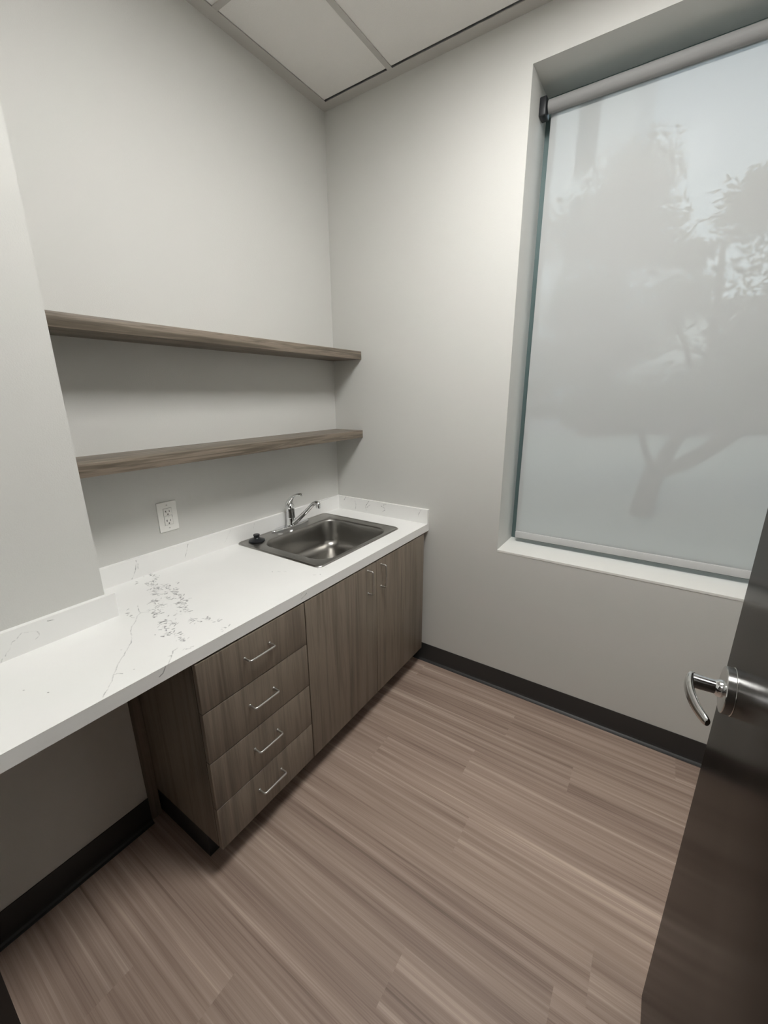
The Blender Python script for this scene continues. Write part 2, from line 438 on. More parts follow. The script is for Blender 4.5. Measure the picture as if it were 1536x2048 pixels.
# ------------------------------------------------------------------ worktop with veins
V = {
'A':[(0.245,-1.375),(0.28,-1.39),(0.307,-1.397),(0.321,-1.416),(0.351,-1.436),(0.368,-1.454),(0.394,-1.471),(0.433,-1.487),(0.462,-1.502),(0.482,-1.521),(0.502,-1.539),(0.52,-1.557),(0.535,-1.571),(0.559,-1.587),(0.573,-1.6),(0.589,-1.609),(0.602,-1.619),(0.621,-1.634),(0.642,-1.654)],
'A2':[(0.307,-1.397),(0.313,-1.387),(0.325,-1.378)],'A3':[(0.573,-1.6),(0.576,-1.592),(0.589,-1.584)],
'B':[(0.6,-1.441),(0.603,-1.457),(0.619,-1.47),(0.616,-1.479)],'B2':[(0.619,-1.47),(0.636,-1.485),(0.6497,-1.497)]}
C_ = [[(0.02,-1.217),(0.07,-1.22),(0.109,-1.244)],[(0.09,-1.266),(0.121,-1.265),(0.162,-1.266)],[(0.145,-1.277),(0.192,-1.282),(0.216,-1.301),(0.237,-1.279)],
[(0.188,-1.293),(0.193,-1.272)],[(0.162,-1.252),(0.164,-1.239),(0.191,-1.238),(0.231,-1.266)],[(0.271,-1.298),(0.29,-1.286),(0.285,-1.273)],
[(0.219,-1.238),(0.263,-1.249),(0.307,-1.258),(0.347,-1.265),(0.371,-1.273)],[(0.344,-1.291),(0.376,-1.293)],[(0.259,-1.347),(0.257,-1.324),(0.295,-1.331),(0.335,-1.328)],
[(0.319,-1.375),(0.322,-1.358),(0.363,-1.368),(0.375,-1.381)],[(0.345,-1.358),(0.368,-1.364),(0.369,-1.356)],[(0.403,-1.341),(0.41,-1.326),(0.438,-1.308)],
[(0.483,-1.323),(0.509,-1.333),(0.519,-1.32),(0.521,-1.292),(0.541,-1.293)],[(0.568,-1.295),(0.565,-1.28)],[(0.621,-1.301),(0.612,-1.288)],
[(0.415,-1.382),(0.438,-1.373),(0.476,-1.381)],[(0.437,-1.394),(0.47,-1.409)],[(0.503,-1.433),(0.497,-1.41),(0.525,-1.403),(0.569,-1.409),(0.593,-1.422)],
[(0.63,-1.438),(0.628,-1.428)],[(0.257,-1.415),(0.265,-1.418)],[(0.30,-1.425),(0.31,-1.428)],[(0.194,-1.198),(0.198,-1.191)],[(0.061,-1.292),(0.063,-1.288)],[(0.359,-1.289),(0.427,-1.304)],[(0.166,-1.24),(0.18,-1.255)]]
SEG = []     # (p, q, weight)
def addseg(p, q, w=1.0): SEG.append((p, q, w))
def wiggle(line, amp, w):
    pts = [line[0]]
    for a, b in zip(line, line[1:]):
        n = max(1, int(math.dist(a, b)/.008))
        for k in range(1, n+1):
            t = k/n; j = amp if k < n else 0
            pts.append((a[0]+(b[0]-a[0])*t+random.uniform(-j, j), a[1]+(b[1]-a[1])*t+random.uniform(-j, j)))
    for a, b in zip(pts, pts[1:]): addseg((*a, ZC), (*b, ZC), w*random.uniform(.75, 1))
for k in ('A', 'A2', 'A3', 'B', 'B2'): wiggle(V[k], .0015, .85)
for line in C_:
    for a, b in zip(line, line[1:]):
        n = max(3, int(math.dist(a, b)/.0026))
        for _ in range(n):
            t = random.random(); s = .008
            c = (a[0]+(b[0]-a[0])*t+random.gauss(0, s), a[1]+(b[1]-a[1])*t+random.gauss(0, s))
            an = random.choice((random.gauss(.5, .5), random.gauss(2.1, .5), random.gauss(1.2, .6))); l = random.uniform(.002, .007)
            addseg((c[0]-l*math.cos(an), c[1]-l*math.sin(an), ZC), (c[0]+l*math.cos(an), c[1]+l*math.sin(an), ZC), random.uniform(.6, 1))
for c in ((.594,-1.559),(.056,-1.384),(.477,-1.441),(.473,-1.535),(.42,-.93),(.55,-.80),(.60,-.84),(.35,-1.78),(.51,-1.72),(.45,-1.75)):
    addseg((c[0], c[1], ZC), (c[0]+.002, c[1]+.001, ZC), .95)
for c in ((.44,-.915),(.46,-.90),(.56,-.78),(.575,-.775),(.585,-.86)):
    addseg((c[0]-.005, c[1], ZC), (c[0]+.006, c[1]+.006, ZC), .7)
def poly3(pts, w=.8, amp=.0012):
    q = [pts[0]]
    for a, b in zip(pts, pts[1:]):
        a, b = Vector(a), Vector(b); n = max(1, int((b-a).length/.008))
        for k in range(1, n+1): q.append(tuple(a.lerp(b, k/n)+Vector((random.uniform(-amp, amp) for _ in range(3)))))
    for a, b in zip(q, q[1:]): addseg(a, b, min(1, w*1.3)*random.uniform(.75, 1))
X = D; poly3([(X,-1.497,.88),(X,-1.505,.878),(X,-1.514,.863),(X,-1.524,.858)]); poly3([(X,-.97,.866),(X,-.997,.853)], .7); poly3([(X,-.985,.875),(X,-1.0,.868)], .6)
X = TB; poly3([(X,-1.257,.953),(X,-1.258,.936),(X,-1.267,.916),(X,-1.275,.898),(X,-1.285,.884)], .9, .002); poly3([(X,-1.038,.954),(X,-1.05,.92),(X,-1.061,.894)], .65)
poly3([(X,-1.252,.938),(X,-1.256,.915)], .6); poly3([(X,-.822,.955),(X,-.84,.93),(X,-.858,.905)], .55); poly3([(X,-.681,.955),(X,-.687,.930)], .55)
Y = -TB
for l in ([(.075,.960),(.058,.938)],[(.153,.925),(.148,.892)],[(.145,.945),(.152,.925)],[(.252,.958),(.225,.92),(.232,.892)],[(.26,.935),(.235,.915)],[(.378,.955),(.353,.947),(.367,.919),(.35,.905)],[(.34,.94),(.36,.93)],[(.608,.955),(.589,.923),(.596,.913)]):
    poly3([(a, Y, b) for a, b in l], .72)
X = CX+TB
poly3([(X,-1.733,.894),(X,-1.711,.925),(X,-1.686,.943),(X,-1.657,.933),(X,-1.652,.917),(X,-1.664,.908),(X,-1.679,.911)], .6, .002); poly3([(X,-1.627,.95),(X,-1.612,.946)], .7)
poly3([(X,-1.74,.89),(X,-1.745,.881)], .8)
SP = np.array([s[0] for s in SEG]); SQ = np.array([s[1] for s in SEG]); SW = np.array([s[2] for s in SEG])
def vein_values(P):
    out = np.zeros(len(P)); R = .0040
    for p, q, w in zip(SP, SQ, SW):
        lo = np.minimum(p, q)-R; hi = np.maximum(p, q)+R
        idx = np.nonzero(np.all((P > lo) & (P < hi), axis=1))[0]
        if len(idx) == 0: continue
        d = q-p; t = np.clip(((P[idx]-p)@d)/max(d@d, 1e-12), 0, 1)
        r = np.linalg.norm(P[idx]-(p+t[:, None]*d), axis=1)
        out[idx] = np.maximum(out[idx], w*np.clip(1-r/R, 0, 1))
    return out
def breaks(a, b, step, extra=()):
    n = max(1, int(round((b-a)/step)))
    v = np.unique(np.round(np.concatenate([np.linspace(a, b, n+1), [e for e in extra if a <= e <= b]]), 6))
    keep = [v[0]]
    ex = set(np.round(list(extra)+[a, b], 6))
    for x in v[1:]:
        if x-keep[-1] < step*.3:
            if x in ex: keep[-1] = x
            continue
        keep.append(x)
    return np.array(keep)
def finish_mesh(name, verts, faces, vein, mat, parent):
    me = bpy.data.meshes.new(name); off = np.array(root_loc(parent))
    me.from_pydata([tuple(v) for v in (verts-off)], [], faces)
    at = me.attributes.new('vein', 'FLOAT', 'POINT'); at.data.foreach_set('value', vein.astype(np.float32))
    me.materials.append(mat); me.update()
    o = bpy.data.objects.new(name, me); return link(o, parent)
def grid_solid(xs, ys, inside, z1, z0):
    """prism over the cells that are inside, with gridded top and plain bottom, plus walls"""
    nx, ny = len(xs), len(ys); V_, F_ = [], []; tid, bid = {}, {}
    def vt(i, j):
        if (i, j) not in tid: tid[i, j] = len(V_); V_.append((xs[i], ys[j], z1))
        return tid[i, j]
    def vb(i, j):
        if (i, j) not in bid: bid[i, j] = len(V_); V_.append((xs[i], ys[j], z0))
        return bid[i, j]
    cx = (xs[:-1]+xs[1:])/2; cy = (ys[:-1]+ys[1:])/2
    ins = np.array([[inside(a, b) for b in cy] for a in cx])
    for i in range(nx-1):
        for j in range(ny-1):
            if not ins[i, j]: continue
            F_.append((vt(i, j), vt(i+1, j), vt(i+1, j+1), vt(i, j+1)))
            F_.append((vb(i, j+1), vb(i+1, j+1), vb(i+1, j), vb(i, j)))
            for di, dj, a, b in ((-1,0,(i,j+1),(i,j)), (1,0,(i+1,j),(i+1,j+1)), (0,-1,(i,j),(i+1,j)), (0,1,(i+1,j+1),(i,j+1))):
                u, v = i+di, j+dj
                if not (0 <= u < nx-1 and 0 <= v < ny-1 and ins[u, v]):
                    F_.append((vt(*b), vt(*a), vb(*a), vb(*b)))
    return np.array(V_), F_
ct = tag(empty('countertop', (.32, -.98, ZC-TC)), 'white quartz countertop with grey veins and low upstands, running along the left wall', 'countertop')
HX0, HX1, HY0, HY1 = .085, .545, -.765, -.195
ST = .0025
xs = breaks(0, D, ST, (CX, HX0, HX1)); ys = breaks(YD+.0001, 0, ST, (CY, HY0, HY1))
def inside(x, y):
    if x < CX and y < CY: return False
    if HX0 < x < HX1 and HY0 < y < HY1: return False
    return True
Vv, Fv = grid_solid(xs, ys, inside, ZC, ZC-.004)
top_o = finish_mesh('slab', Vv, Fv, vein_values(Vv), M['quartz'], ct)
def veined_box(name, parent, x0, x1, y0, y1, z0, z1, ax, face):
    """slab whose broad face (axis ax at coordinate face) carries the veins on a fine grid"""
    bm = bmesh.new()
    lim = [(x0, x1), (y0, y1), (z0, z1)]; oth = [k for k in range(3) if k != ax]
    A = breaks(*lim[oth[0]], .0025); B = breaks(*lim[oth[1]], .0025)
    back = lim[ax][0] if abs(face-lim[ax][1]) < 1e-6 else lim[ax][1]
    verts, faces = [], []
    for a in A:
        for b in B:
            p = [0, 0, 0]; p[ax] = face; p[oth[0]] = a; p[oth[1]] = b; verts.append(p)
    nb = len(B)
    for i in range(len(A)-1):
        for j in range(nb-1): faces.append((i*nb+j, (i+1)*nb+j, (i+1)*nb+j+1, i*nb+j+1))
    loop = [i*nb for i in range(len(A))]+[(len(A)-1)*nb+j for j in range(1, nb)]+[i*nb+nb-1 for i in range(len(A)-2, -1, -1)]+[j for j in range(nb-2, 0, -1)]
    n0 = len(verts)
    for k in loop:
        p = list(verts[k]); p[ax] = back; verts.append(p)
    m = len(loop)
    for k in range(m): faces.append((loop[k], loop[(k+1) % m], n0+(k+1) % m, n0+k))
    faces.append(tuple(range(n0, n0+m)))
    verts = np.array(verts); o = finish_mesh(name, verts, faces, vein_values(verts), M['quartz'], parent)
    bmn = bmesh.new(); bmn.from_mesh(o.data); bmesh.ops.recalc_face_normals(bmn, faces=bmn.faces); bmn.to_mesh(o.data); bmn.free()
    return o
veined_box('front_edge', ct, D-.02, D, YD+.0001, 0, ZC-TC, ZC-.004, 0, D)
veined_box('backsplash', ct, 0, TB, CY, 0, ZC, ZC+HB, 0, TB)
veined_box('backsplash', ct, TB, D, -TB, 0, ZC, ZC+HB, 1, -TB)
veined_box('backsplash', ct, CX, CX+TB, YD, CY+.023, ZC, ZC+HB, 0, CX+TB)
veined_box('backsplash', ct, TB, CX, CY, CY+.018, ZC, ZC+HB, 1, CY+.018)
# plywood support below the slab keeps it off the cabinets
bm = bmesh.new()
for a in ((CX+.002, D-.021, YD+.001, CY), (.0, D-.021, CY+.001, HY0-.02), (0, D-.021, HY1+.02, 0), (0, HX0-.01, HY0-.02, HY1+.02), (HX1+.01, D-.021, HY0-.02, HY1+.02)):
    add_box(bm, *a, ZC-TC+.001, ZC-.0045)
mesh_obj('substrate', bm, M['cab'], ct)
# ------------------------------------------------------------------ sink
sk = tag(empty('sink', (.29, -.48, ZC)), 'brushed stainless steel single bowl drop-in sink set in the white countertop', 'sink')
cx, cy, hx, hy = .2897, -.4805, .2717, .3205
bm = bmesh.new(); z = ZC
bx, by, bhx, bhy = .325, -.482, .207, .258       # bowl opening
loops = [rrect(cx, cy, hx, hy, .030, z+.0004), rrect(cx, cy, hx-.001, hy-.001, .030, z+.003), rrect(cx, cy, hx-.005, hy-.005, .028, z+.0058),
         rrect(cx, cy, hx-.010, hy-.010, .024, z+.0058), rrect(cx, cy, hx-.014, hy-.014, .021, z+.0035), rrect(cx, cy, hx-.018, hy-.018, .02, z+.0032)]
loops += [rrect(bx, by, bhx+.006, bhy+.006, .088, z+.0032), rrect(bx, by, bhx+.002, bhy+.002, .085, z+.0022), rrect(bx, by, bhx-.001, bhy-.001, .083, z-.002),
          rrect(bx, by, bhx-.004, bhy-.004, .08, z-.012), rrect(bx, by, bhx-.014, bhy-.014, .078, z-.075)]
for k in range(1, 9):
    a = k/8*PI/2; rr = .055
    loops.append(rrect(bx, by, bhx-.016-rr*(1-math.cos(a)), bhy-.016-rr*(1-math.cos(a)), .078-.03*(k/8), z-.10-rr*math.sin(a)))
loops.append(rrect(bx, by, .06, .08, .045, z-.160)); loops.append(rrect(bx, by, .045, .045, .0449, z-.163))
add_loops(bm, loops)
mesh_obj('basin', bm, M['sink'], sk, auto=50)
bm = bmesh.new(); add_lathe(bm, [(.044, .0005), (.043, .003), (.034, .0025), (.030, -.002), (.0, -.003)][:4], (bx, by, z-.163), n=40)
mesh_obj('drain', bm, M['chrome'], sk, auto=40)
# unused faucet-hole marks on the deck are stamped discs
bm = bmesh.new(); add_lathe(bm, [(.014, 0), (.0135, .0012), (.010, .0016)], (.095, -.585, z+.0032), n=28); mesh_obj('hole_cover', bm, M['steel'], sk, auto=40)
st = tag(empty('sink_stopper', (.078, -.722, z+.0035)), 'black rubber sink stopper lying on the left corner of the steel sink rim', 'stopper')
bm = bmesh.new(); add_lathe(bm, [(.036, 0), (.0385, .002), (.0385, .006), (.034, .009), (.024, .012), (.016, .016)], (.078, -.722, z+.0035)); mesh_obj('flange', bm, M['blackrub'], st, auto=30)
bm = bmesh.new(); add_lathe(bm, [(.0165, .015), (.0135, .019), (.0135, .024), (.0155, .030), (.0155, .0335), (.0135, .035)], (.078, -.722, z+.0035)); mesh_obj('knob', bm, M['blackrub'], st, auto=30)
# ------------------------------------------------------------------ faucet
FX, FY, FZ = .055, -.468, z+.0035
fc = tag(empty('faucet', (FX, FY, FZ)), 'chrome single lever kitchen faucet standing on the back rim of the sink', 'faucet')
bm = bmesh.new()
def plate(s, zz, hl=.133, hw=.026):
    pts = []
    for k in range(64):
        a = 2*PI*k/64; c, s_ = math.cos(a), math.sin(a)
        y = hl*s*math.copysign(abs(s_)**.75, s_); x = hw*s*math.copysign(abs(c)**.9, c)*(1-.25*abs(s_))
        pts.append((FX+x, FY-.004+y, zz))
    return pts
add_loops(bm, [plate(1, FZ), plate(1, FZ+.006), plate(1, FZ+.009), plate(.97, FZ+.0125), plate(.90, FZ+.0145), plate(.3, FZ+.0155)], cap_first=True)
mesh_obj('deck_plate', bm, M['chrome'], fc, auto=50)
bm = bmesh.new(); add_lathe(bm, [(.0255, .012), (.0255, .018), (.0235, .022), (.0232, .052), (.0222, .056), (.0228, .060), (.0225, .098), (.0235, .104), (.0235, .112), (.0210, .122), (.0160, .130), (.0085, .135), (.002, .136)], (FX, FY, FZ))
mesh_obj('body', bm, M['chrome'], fc, auto=35)
ang = math.radians(2); ca, sa = math.cos(ang), math.sin(ang)
P = lambda r, zz: (FX+r*ca, FY+r*sa, zz)
bm = bmesh.new()
sp = spline([P(.012, z+.028), P(.03, z+.036), P(.09, z+.086), P(.135, z+.126), P(.160, z+.150), P(.178, z+.160), P(.196, z+.160), P(.203, z+.154)], 6)
add_sweep(bm, sp, lerp_list([.014, .0135, .0115, .0105, .0105, .0108, .0112, .010], 6), 20)
mesh_obj('spout', bm, M['chrome'], fc, auto=50)
bm = bmesh.new(); add_lathe(bm, [(.0105, 0), (.0122, -.003), (.0122, -.018), (.0105, -.0195)], P(.198, z+.156), n=28); mesh_obj('aerator', bm, M['chrome'], fc, auto=40)
bm = bmesh.new()
an2 = math.radians(4); Q = lambda r, zz: (FX+r*math.cos(an2), FY+r*math.sin(an2), zz)
sp = spline([Q(-.012, z+.118), Q(-.006, z+.138), Q(.010, z+.160), Q(.032, z+.178), Q(.056, z+.189), Q(.076, z+.192), Q(.088, z+.190)], 6)
add_sweep(bm, sp, lerp_list([.016, .0155, .0115, .0085, .0072, .0072, .0055], 6), 18, flat=((-math.sin(an2), math.cos(an2), 0), lerp_list([1.3, 1.4, 1.5, 1.6, 1.9, 2.0, 1.6], 6)))
mesh_obj('lever', bm, M['chrome'], fc, auto=60)
# ------------------------------------------------------------------ base cabinets
XF = .6507; KZ = .117; FT = .019
Y0, Y1, Y2, Y3 = -1.4269, -.9859, -.5159, -.0551
ZT = ZC-TC-.002
def pull(name, parent, p, q, sweep_r=.0036, out=.030):
    """bent wire pull between feet p and q on the front plane"""
    p, q = Vector(p), Vector(q); n = Vector((1, 0, 0)); d = (q-p).normalized(); r = .007
    a = [p, p+n*(out-r)]
    for k in range(1, 6): t = k/6*PI/2; a.append(p+n*(out-r)+n*r*math.sin(t)+d*r*(1-math.cos(t)))
    a.append(p+n*out+d*r)
    b = [q+n*(v-p).x - d*((v-p).dot(d)) for v in a][::-1]
    bm = bmesh.new(); add_sweep(bm, a+b, sweep_r, 12)
    for c in (p, q): add_lathe(bm, [(.0052, 0), (.0052, .002), (.004, .0035)], c, 'x', 16)
    return mesh_obj(name, bm, M['steel'], parent, auto=60)
G = .0016
dc = tag(empty('drawer_cabinet', (.33, (Y0+Y1)/2, 0)), 'grey-brown wood laminate base cabinet with four drawers stacked under the countertop', 'cabinet')
bm = bmesh.new()
add_box(bm, .02, XF-FT-.002, Y0, Y0+.018, KZ, ZT); add_box(bm, .02, XF-FT-.002, Y1-.018, Y1, KZ, ZT)
add_box(bm, .02, XF-FT-.002, Y0+.018, Y1-.018, KZ, KZ+.018); add_box(bm, .02, .03, Y0+.018, Y1-.018, KZ+.018, ZT)
add_box(bm, .03, XF-FT-.002, Y0+.018, Y1-.018, ZT-.018, ZT)
mesh_obj('carcass', bm, M['cab'], dc)
zs = [ZT-.004, .6585, .4737, .2881, KZ]
for k in range(4):
    d = box('drawer', M['cab'], dc, XF-FT, XF, Y0, Y1-G, zs[k+1]+(G if k < 3 else 0), zs[k]-G, bev=.0018)
    zc = (.759, .577, .3955, .2145)[k]
    pull('handle', d, (XF, -1.263, zc), (XF, -1.160, zc))
box('toe_kick', M['toe'], dc, .04, .5505, Y0+.006, Y1, 0, KZ-.001)
sc_ = tag(empty('sink_cabinet', (.33, (Y1+Y3)/2, 0)), 'grey-brown wood laminate base cabinet with two doors under the sink', 'cabinet')
bm = bmesh.new(); y1 = Y1+.0006
add_box(bm, .02, XF-FT-.002, y1, y1+.018, KZ, ZT); add_box(bm, .02, XF-FT-.002, Y3-.018, Y3, KZ, ZT)
add_box(bm, .02, XF-FT-.002, y1+.018, Y3-.018, KZ, KZ+.018); add_box(bm, .02, .03, y1+.018, Y3-.018, KZ+.018, ZT-.2)
add_box(bm, XF-FT-.02, XF-FT-.002, y1+.018, Y3-.018, ZT-.018, ZT)
mesh_obj('carcass', bm, M['cab'], sc_)
da = box('door', M['cab'], sc_, XF-FT, XF, Y1+G+.0006, Y2-G, KZ, ZT-.006, bev=.0012)
pull('handle', da, (XF, -.586, .812), (XF, -.586, .700))
db = box('door', M['cab'], sc_, XF-FT, XF, Y2+G, Y3, KZ, ZT-.006, bev=.0012)
pull('handle', db, (XF, -.480, .807), (XF, -.480, .695))
box('toe_kick', M['toe'], sc_, .04, .5505, Y1+.001, Y3, 0, KZ-.001)
box('filler_strip', M['cab'], sc_, .575, .593, Y3+.0008, -.0008, KZ, ZT)
fl = box('filler_panel', M['cab'], None, CX-.018, CX, CY+.0008, Y0-.0008, .0, ZC-TC)
tag(fl, 'narrow dark wood filler strip between the left wall edge and the drawer cabinet side', 'filler panel')
# ------------------------------------------------------------------ shelves
for zt_, lab in ((1.8042, 'upper of the two long wood laminate wall shelves'), (1.3739, 'lower of the two long wood laminate wall shelves, above the outlet')):
    o = box('wall_shelf', M['shelf'], None, .0005, .2032, CY+.0005, -.0005, zt_-.042, zt_, bev=.0012)
    tag(o, lab, 'shelf', 'floating shelves above the countertop')
# ------------------------------------------------------------------ outlet
OY, OZ = -1.099, 1.092
ou = tag(empty('wall_outlet', (0, OY, OZ)), 'white rectangular wall outlet plate with two sockets below the lower shelf', 'outlet')
box('cover_plate', M['plastic'], ou, 0, .0055, OY-.041, OY+.041, OZ-.0625, OZ+.0625, bev=.002, seg=3)
bm = bmesh.new()
add_box(bm, .0045, .0058, OY-.0179, OY+.0179, OZ-.0357, OZ+.0357); mesh_obj('recess', bm, M['slot'], ou)
rc = box('receptacle', M['plastic'], ou, .005, .0072, OY-.0172, OY+.0172, OZ-.0350, OZ+.0350, bev=.0008)
bm = bmesh.new()
for s in (1, -1):
    c = OZ+s*.0195
    add_box(bm, .007, .0075, OY-.0085, OY-.0065, c-.0015, c+.0075)           # left slot, T shaped
    add_box(bm, .007, .0075, OY-.0125, OY-.0085, c+.0022, c+.0040)
    add_box(bm, .007, .0075, OY+.0055, OY+.0075, c-.0015, c+.0065)
    add_lathe(bm, [(.0026, .007), (.0026, .0076)], (0, OY-.0005, c-.009), 'x', 16)
add_box(bm, .007, .0075, OY-.0155, OY+.0155, OZ+.0042, OZ+.0047); add_box(bm, .007, .0076, OY+.0150, OY+.0160, OZ-.0047, OZ+.0047)
mesh_obj('slots', bm, M['slot'], ou)
for a in (-.0078, .0078):
    box('button', M['plastic'], ou, .0071, .0085, OY+a-.0068, OY+a+.0068, OZ-.0038, OZ+.0038, bev=.0004)
for s in (1, -1):
    bm = bmesh.new(); add_lathe(bm, [(.0032, .0055), (.0030, .0066)], (0, OY, OZ+s*.0485), 'x', 18); mesh_obj('screw', bm, M['steel'], ou, auto=40)
# ------------------------------------------------------------------ open door
dr = empty('door_1', (1.865, -1.93, 0)); dr['kind'] = 'structure'; dr['label'] = 'dark espresso door standing open at the right'
DXF = 1.842
box('door_leaf', M['door'], dr, DXF, DXF+.044, -1.932, -.992, .010, 2.17, bev=.0015)
hz, hy = 1.048, -1.086
dh = empty('door_handle', (DXF, hy, hz), None)
dh.location = Vector((DXF, hy, hz))-Vector(dr.location); dh.parent = dr
bm = bmesh.new(); add_lathe(bm, [(.0440, 0), (.0440, .0012), (.0428, .0020), (.0428, .0138), (.0418, .0150), (.036, .0162), (.018, .0170)], (DXF, hy, hz), '-x', 64)
ro = mesh_obj('rosette', bm, M['satin'], dh, auto=30)
bm = bmesh.new()
add_lathe(bm, [(.0165, .016), (.0160, .022), (.0135, .025), (.0122, .027)], (DXF, hy, hz), '-x', 36)
add_sweep(bm, [(DXF-.022, hy, hz), (DXF-.040, hy, hz), (DXF-.060, hy, hz)], [.0122, .0130, .0138], 28, flat=((0, 1, 0), 1.05))
mesh_obj('shaft', bm, M['chrome'], dh, auto=40)
bm = bmesh.new()
sp = spline([(DXF-.0585, hy+.012, hz), (DXF-.0635, hy+.002, hz), (DXF-.0655, hy-.018, hz-.002), (DXF-.0625, hy-.042, hz-.006), (DXF-.054, hy-.070, hz-.010), (DXF-.044, hy-.092, hz-.012), (DXF-.040, hy-.099, hz-.0125)], 6)
add_sweep(bm, sp, lerp_list([.0050, .0072, .0076, .0072, .0064, .0058, .0044], 6), 22, flat=((0, 0, 1), lerp_list([2.4, 2.2, 2.0, 1.8, 1.7, 1.6, 1.5], 6)))
mesh_obj('lever', bm, M['satin'], dh, auto=60)
for hz_ in (.25, 1.1, 1.95):
    bm = bmesh.new(); add_lathe(bm, [(.007, 0), (.007, .1)], (DXF-.004, -1.938, hz_), 'z', 16); mesh_obj('hinge', bm, M['satin'], dr, auto=40)
# ------------------------------------------------------------------ outside
GZ = -.4
bm = bmesh.new(); add_box(bm, -30, 34, .32, 22, GZ-.1, GZ); o = struct('ground', bm, M['lawn'])
bm = bmesh.new(); add_box(bm, -40, 44, 22, 60, GZ-.1, GZ+.02); o = struct('road', bm, M['road']); 
def tree(label, base, limbs, leafn, leafsz, blobs, name='leafy_tree', group=None, seed=1):
    R_ = random.Random(seed)
    t = tag(empty(name, base), label, 'tree', group)
    bm = bmesh.new()
    for pts, rad in limbs:
        sp = spline(pts, 5); add_sweep(bm, sp, lerp_list(rad, 5), 10)
    mesh_obj('trunk', bm, M['bark'], t, smooth=True)
    bm = bmesh.new()
    for i in range(leafn):
        c, r = R_.choice(blobs); 
        v = Vector((R_.gauss(0, 1), R_.gauss(0, 1), R_.gauss(0, 1))).normalized()*(R_.random()**.4)
        p = Vector(c)+Vector((v.x*r[0], v.y*r[1], v.z*r[2]))
        l = leafsz*R_.uniform(.7, 1.2); wd = l*.32
        d = Vector((R_.gauss(0, 1), R_.gauss(0, 1), R_.gauss(-.2, .7))).normalized(); u, w_ = frame_at(d); w_ = (u*math.cos(i)+w_*math.sin(i))
        q = [p, p+d*l*.35+w_*wd*.5, p+d*l*.7+w_*wd*.42, p+d*l, p+d*l*.7-w_*wd*.42, p+d*l*.35-w_*wd*.5]
        bm.faces.new([bm.verts.new(k) for k in q])
    mesh_obj('foliage', bm, M['leaf'], t)
    return t
TX, TY = 1.57, 6.0
limbs = [([(TX-.02, TY, GZ), (TX, TY, -.1), (TX+.05, TY, .28), (TX+.10, TY, .42)], [.19, .17, .16, .14]),
 ([(TX+.08, TY, .30), (TX+.22, TY+.1, .72), (TX+.42, TY+.3, 1.3), (TX+.5, TY+.4, 2.4), (TX+.4, TY+.3, 3.6)], [.125, .11, .09, .06, .035]),
 ([(TX+.05, TY, .35), (TX-.12, TY-.1, .70), (TX-.25, TY-.2, 1.1), (TX-.6, TY-.3, 1.9)], [.06, .05, .04, .025]),
 ([(TX+.10, TY, .34), (TX+.42, TY-.1, .52), (TX+.85, TY-.2, .92), (TX+1.25, TY-.2, 1.45), (TX+1.7, TY-.1, 2.5), (TX+1.9, TY, 3.6)], [.12, .115, .11, .09, .06, .035]),
 ([(TX+.62, TY-.1, .70), (TX+.85, TY+.1, 1.25), (TX+.95, TY+.3, 2.0), (TX+1.0, TY+.3, 3.0)], [.05, .045, .035, .02]),
 ([(TX+.30, TY+.2, .92), (TX+.5, TY+.2, 1.3), (TX+.2, TY+.3, 2.2), (TX-.3, TY+.3, 3.2)], [.05, .045, .035, .02])]
blobs = []
RB = random.Random(5)
for _ in range(46):
    x = RB.uniform(-1.9, 3.8); zz = RB.uniform(1.5, 4.3)
    if x > 1.05 and x < 2.15 and zz > 3.2: continue
    if x < -.9 and zz > 3.4: continue
    blobs.append(((x, TY+RB.uniform(-.7, .9), zz), (RB.uniform(.45, .9), .7, RB.uniform(.3, .6))))
for c in ((2.35, 5.9, 4.15), (2.25, 5.9, 3.9), (1.0, 6, 3.6), (-.1, 5.7, 1.3), (-.3, 5.8, 1.65), (1.25, 5.9, 1.25), (1.1, 5.7, 1.12), (2.9, 5.9, 4.5), (1.6, 5.9, 3.45)):
    blobs.append((c, (.3, .3, .16)))
tree('spreading leafy tree with a forked trunk seen through the shade, nearest the window', (TX, TY, GZ), limbs, 19000, .14, blobs)
TX, TY = -1.2, 20.0
limbs = [([(TX, TY, GZ), (TX, TY, .3), (TX+.05, TY, 1.2), (TX+.1, TY, 3.5), (TX, TY, 7)], [.75, .45, .36, .32, .2])]
blobs = [((TX+RB.uniform(-1.6, 2.5), TY+RB.uniform(-1, 1.5), RB.uniform(3.2, 10.5)), (1.3, 1.3, .9)) for _ in range(26)]
tree('tall tree with a thick straight trunk, further back than the forked one', (TX, TY, GZ), limbs, 8500, .27, blobs, seed=3)
hg = tag(empty('hedge', (1, 25, GZ)), 'long dark clipped hedge across the lawn behind the trees', 'hedge')
bm = bmesh.new(); add_box(bm, -3.6, 16, 24.4, 26, GZ+.02, 1.55, bev=.3, seg=2); mesh_obj('foliage', bm, M['hedge'], hg, smooth=True)
bd = tag(empty('building', (-7, 31, GZ)), 'pale building with tall window strips far behind the trees at left', 'building')
bm = bmesh.new(); add_box(bm, -16, -2.2, 29, 38, GZ+.02, 24)
mesh_obj('wall', bm, M['stucco'], bd)
for k, x in enumerate((-14.2, -11.8, -9.4, -7.0, -4.6)):
    for zz in (4.4, 9.4, 14.4, 19.4):
        f = box('window', M['bglass'], bd, x-.55, x+.55, 28.94, 29, zz, zz+3.4)
b2 = tag(empty('building', (12, 34, GZ)), 'low wide building beyond the hedge at right', 'building')
bm = bmesh.new(); add_box(bm, -1.5, 26, 32, 42, GZ+.02, 6.5); mesh_obj('wall', bm, simple('tan_stucco', (.70, .69, .66, 1), .8), b2)
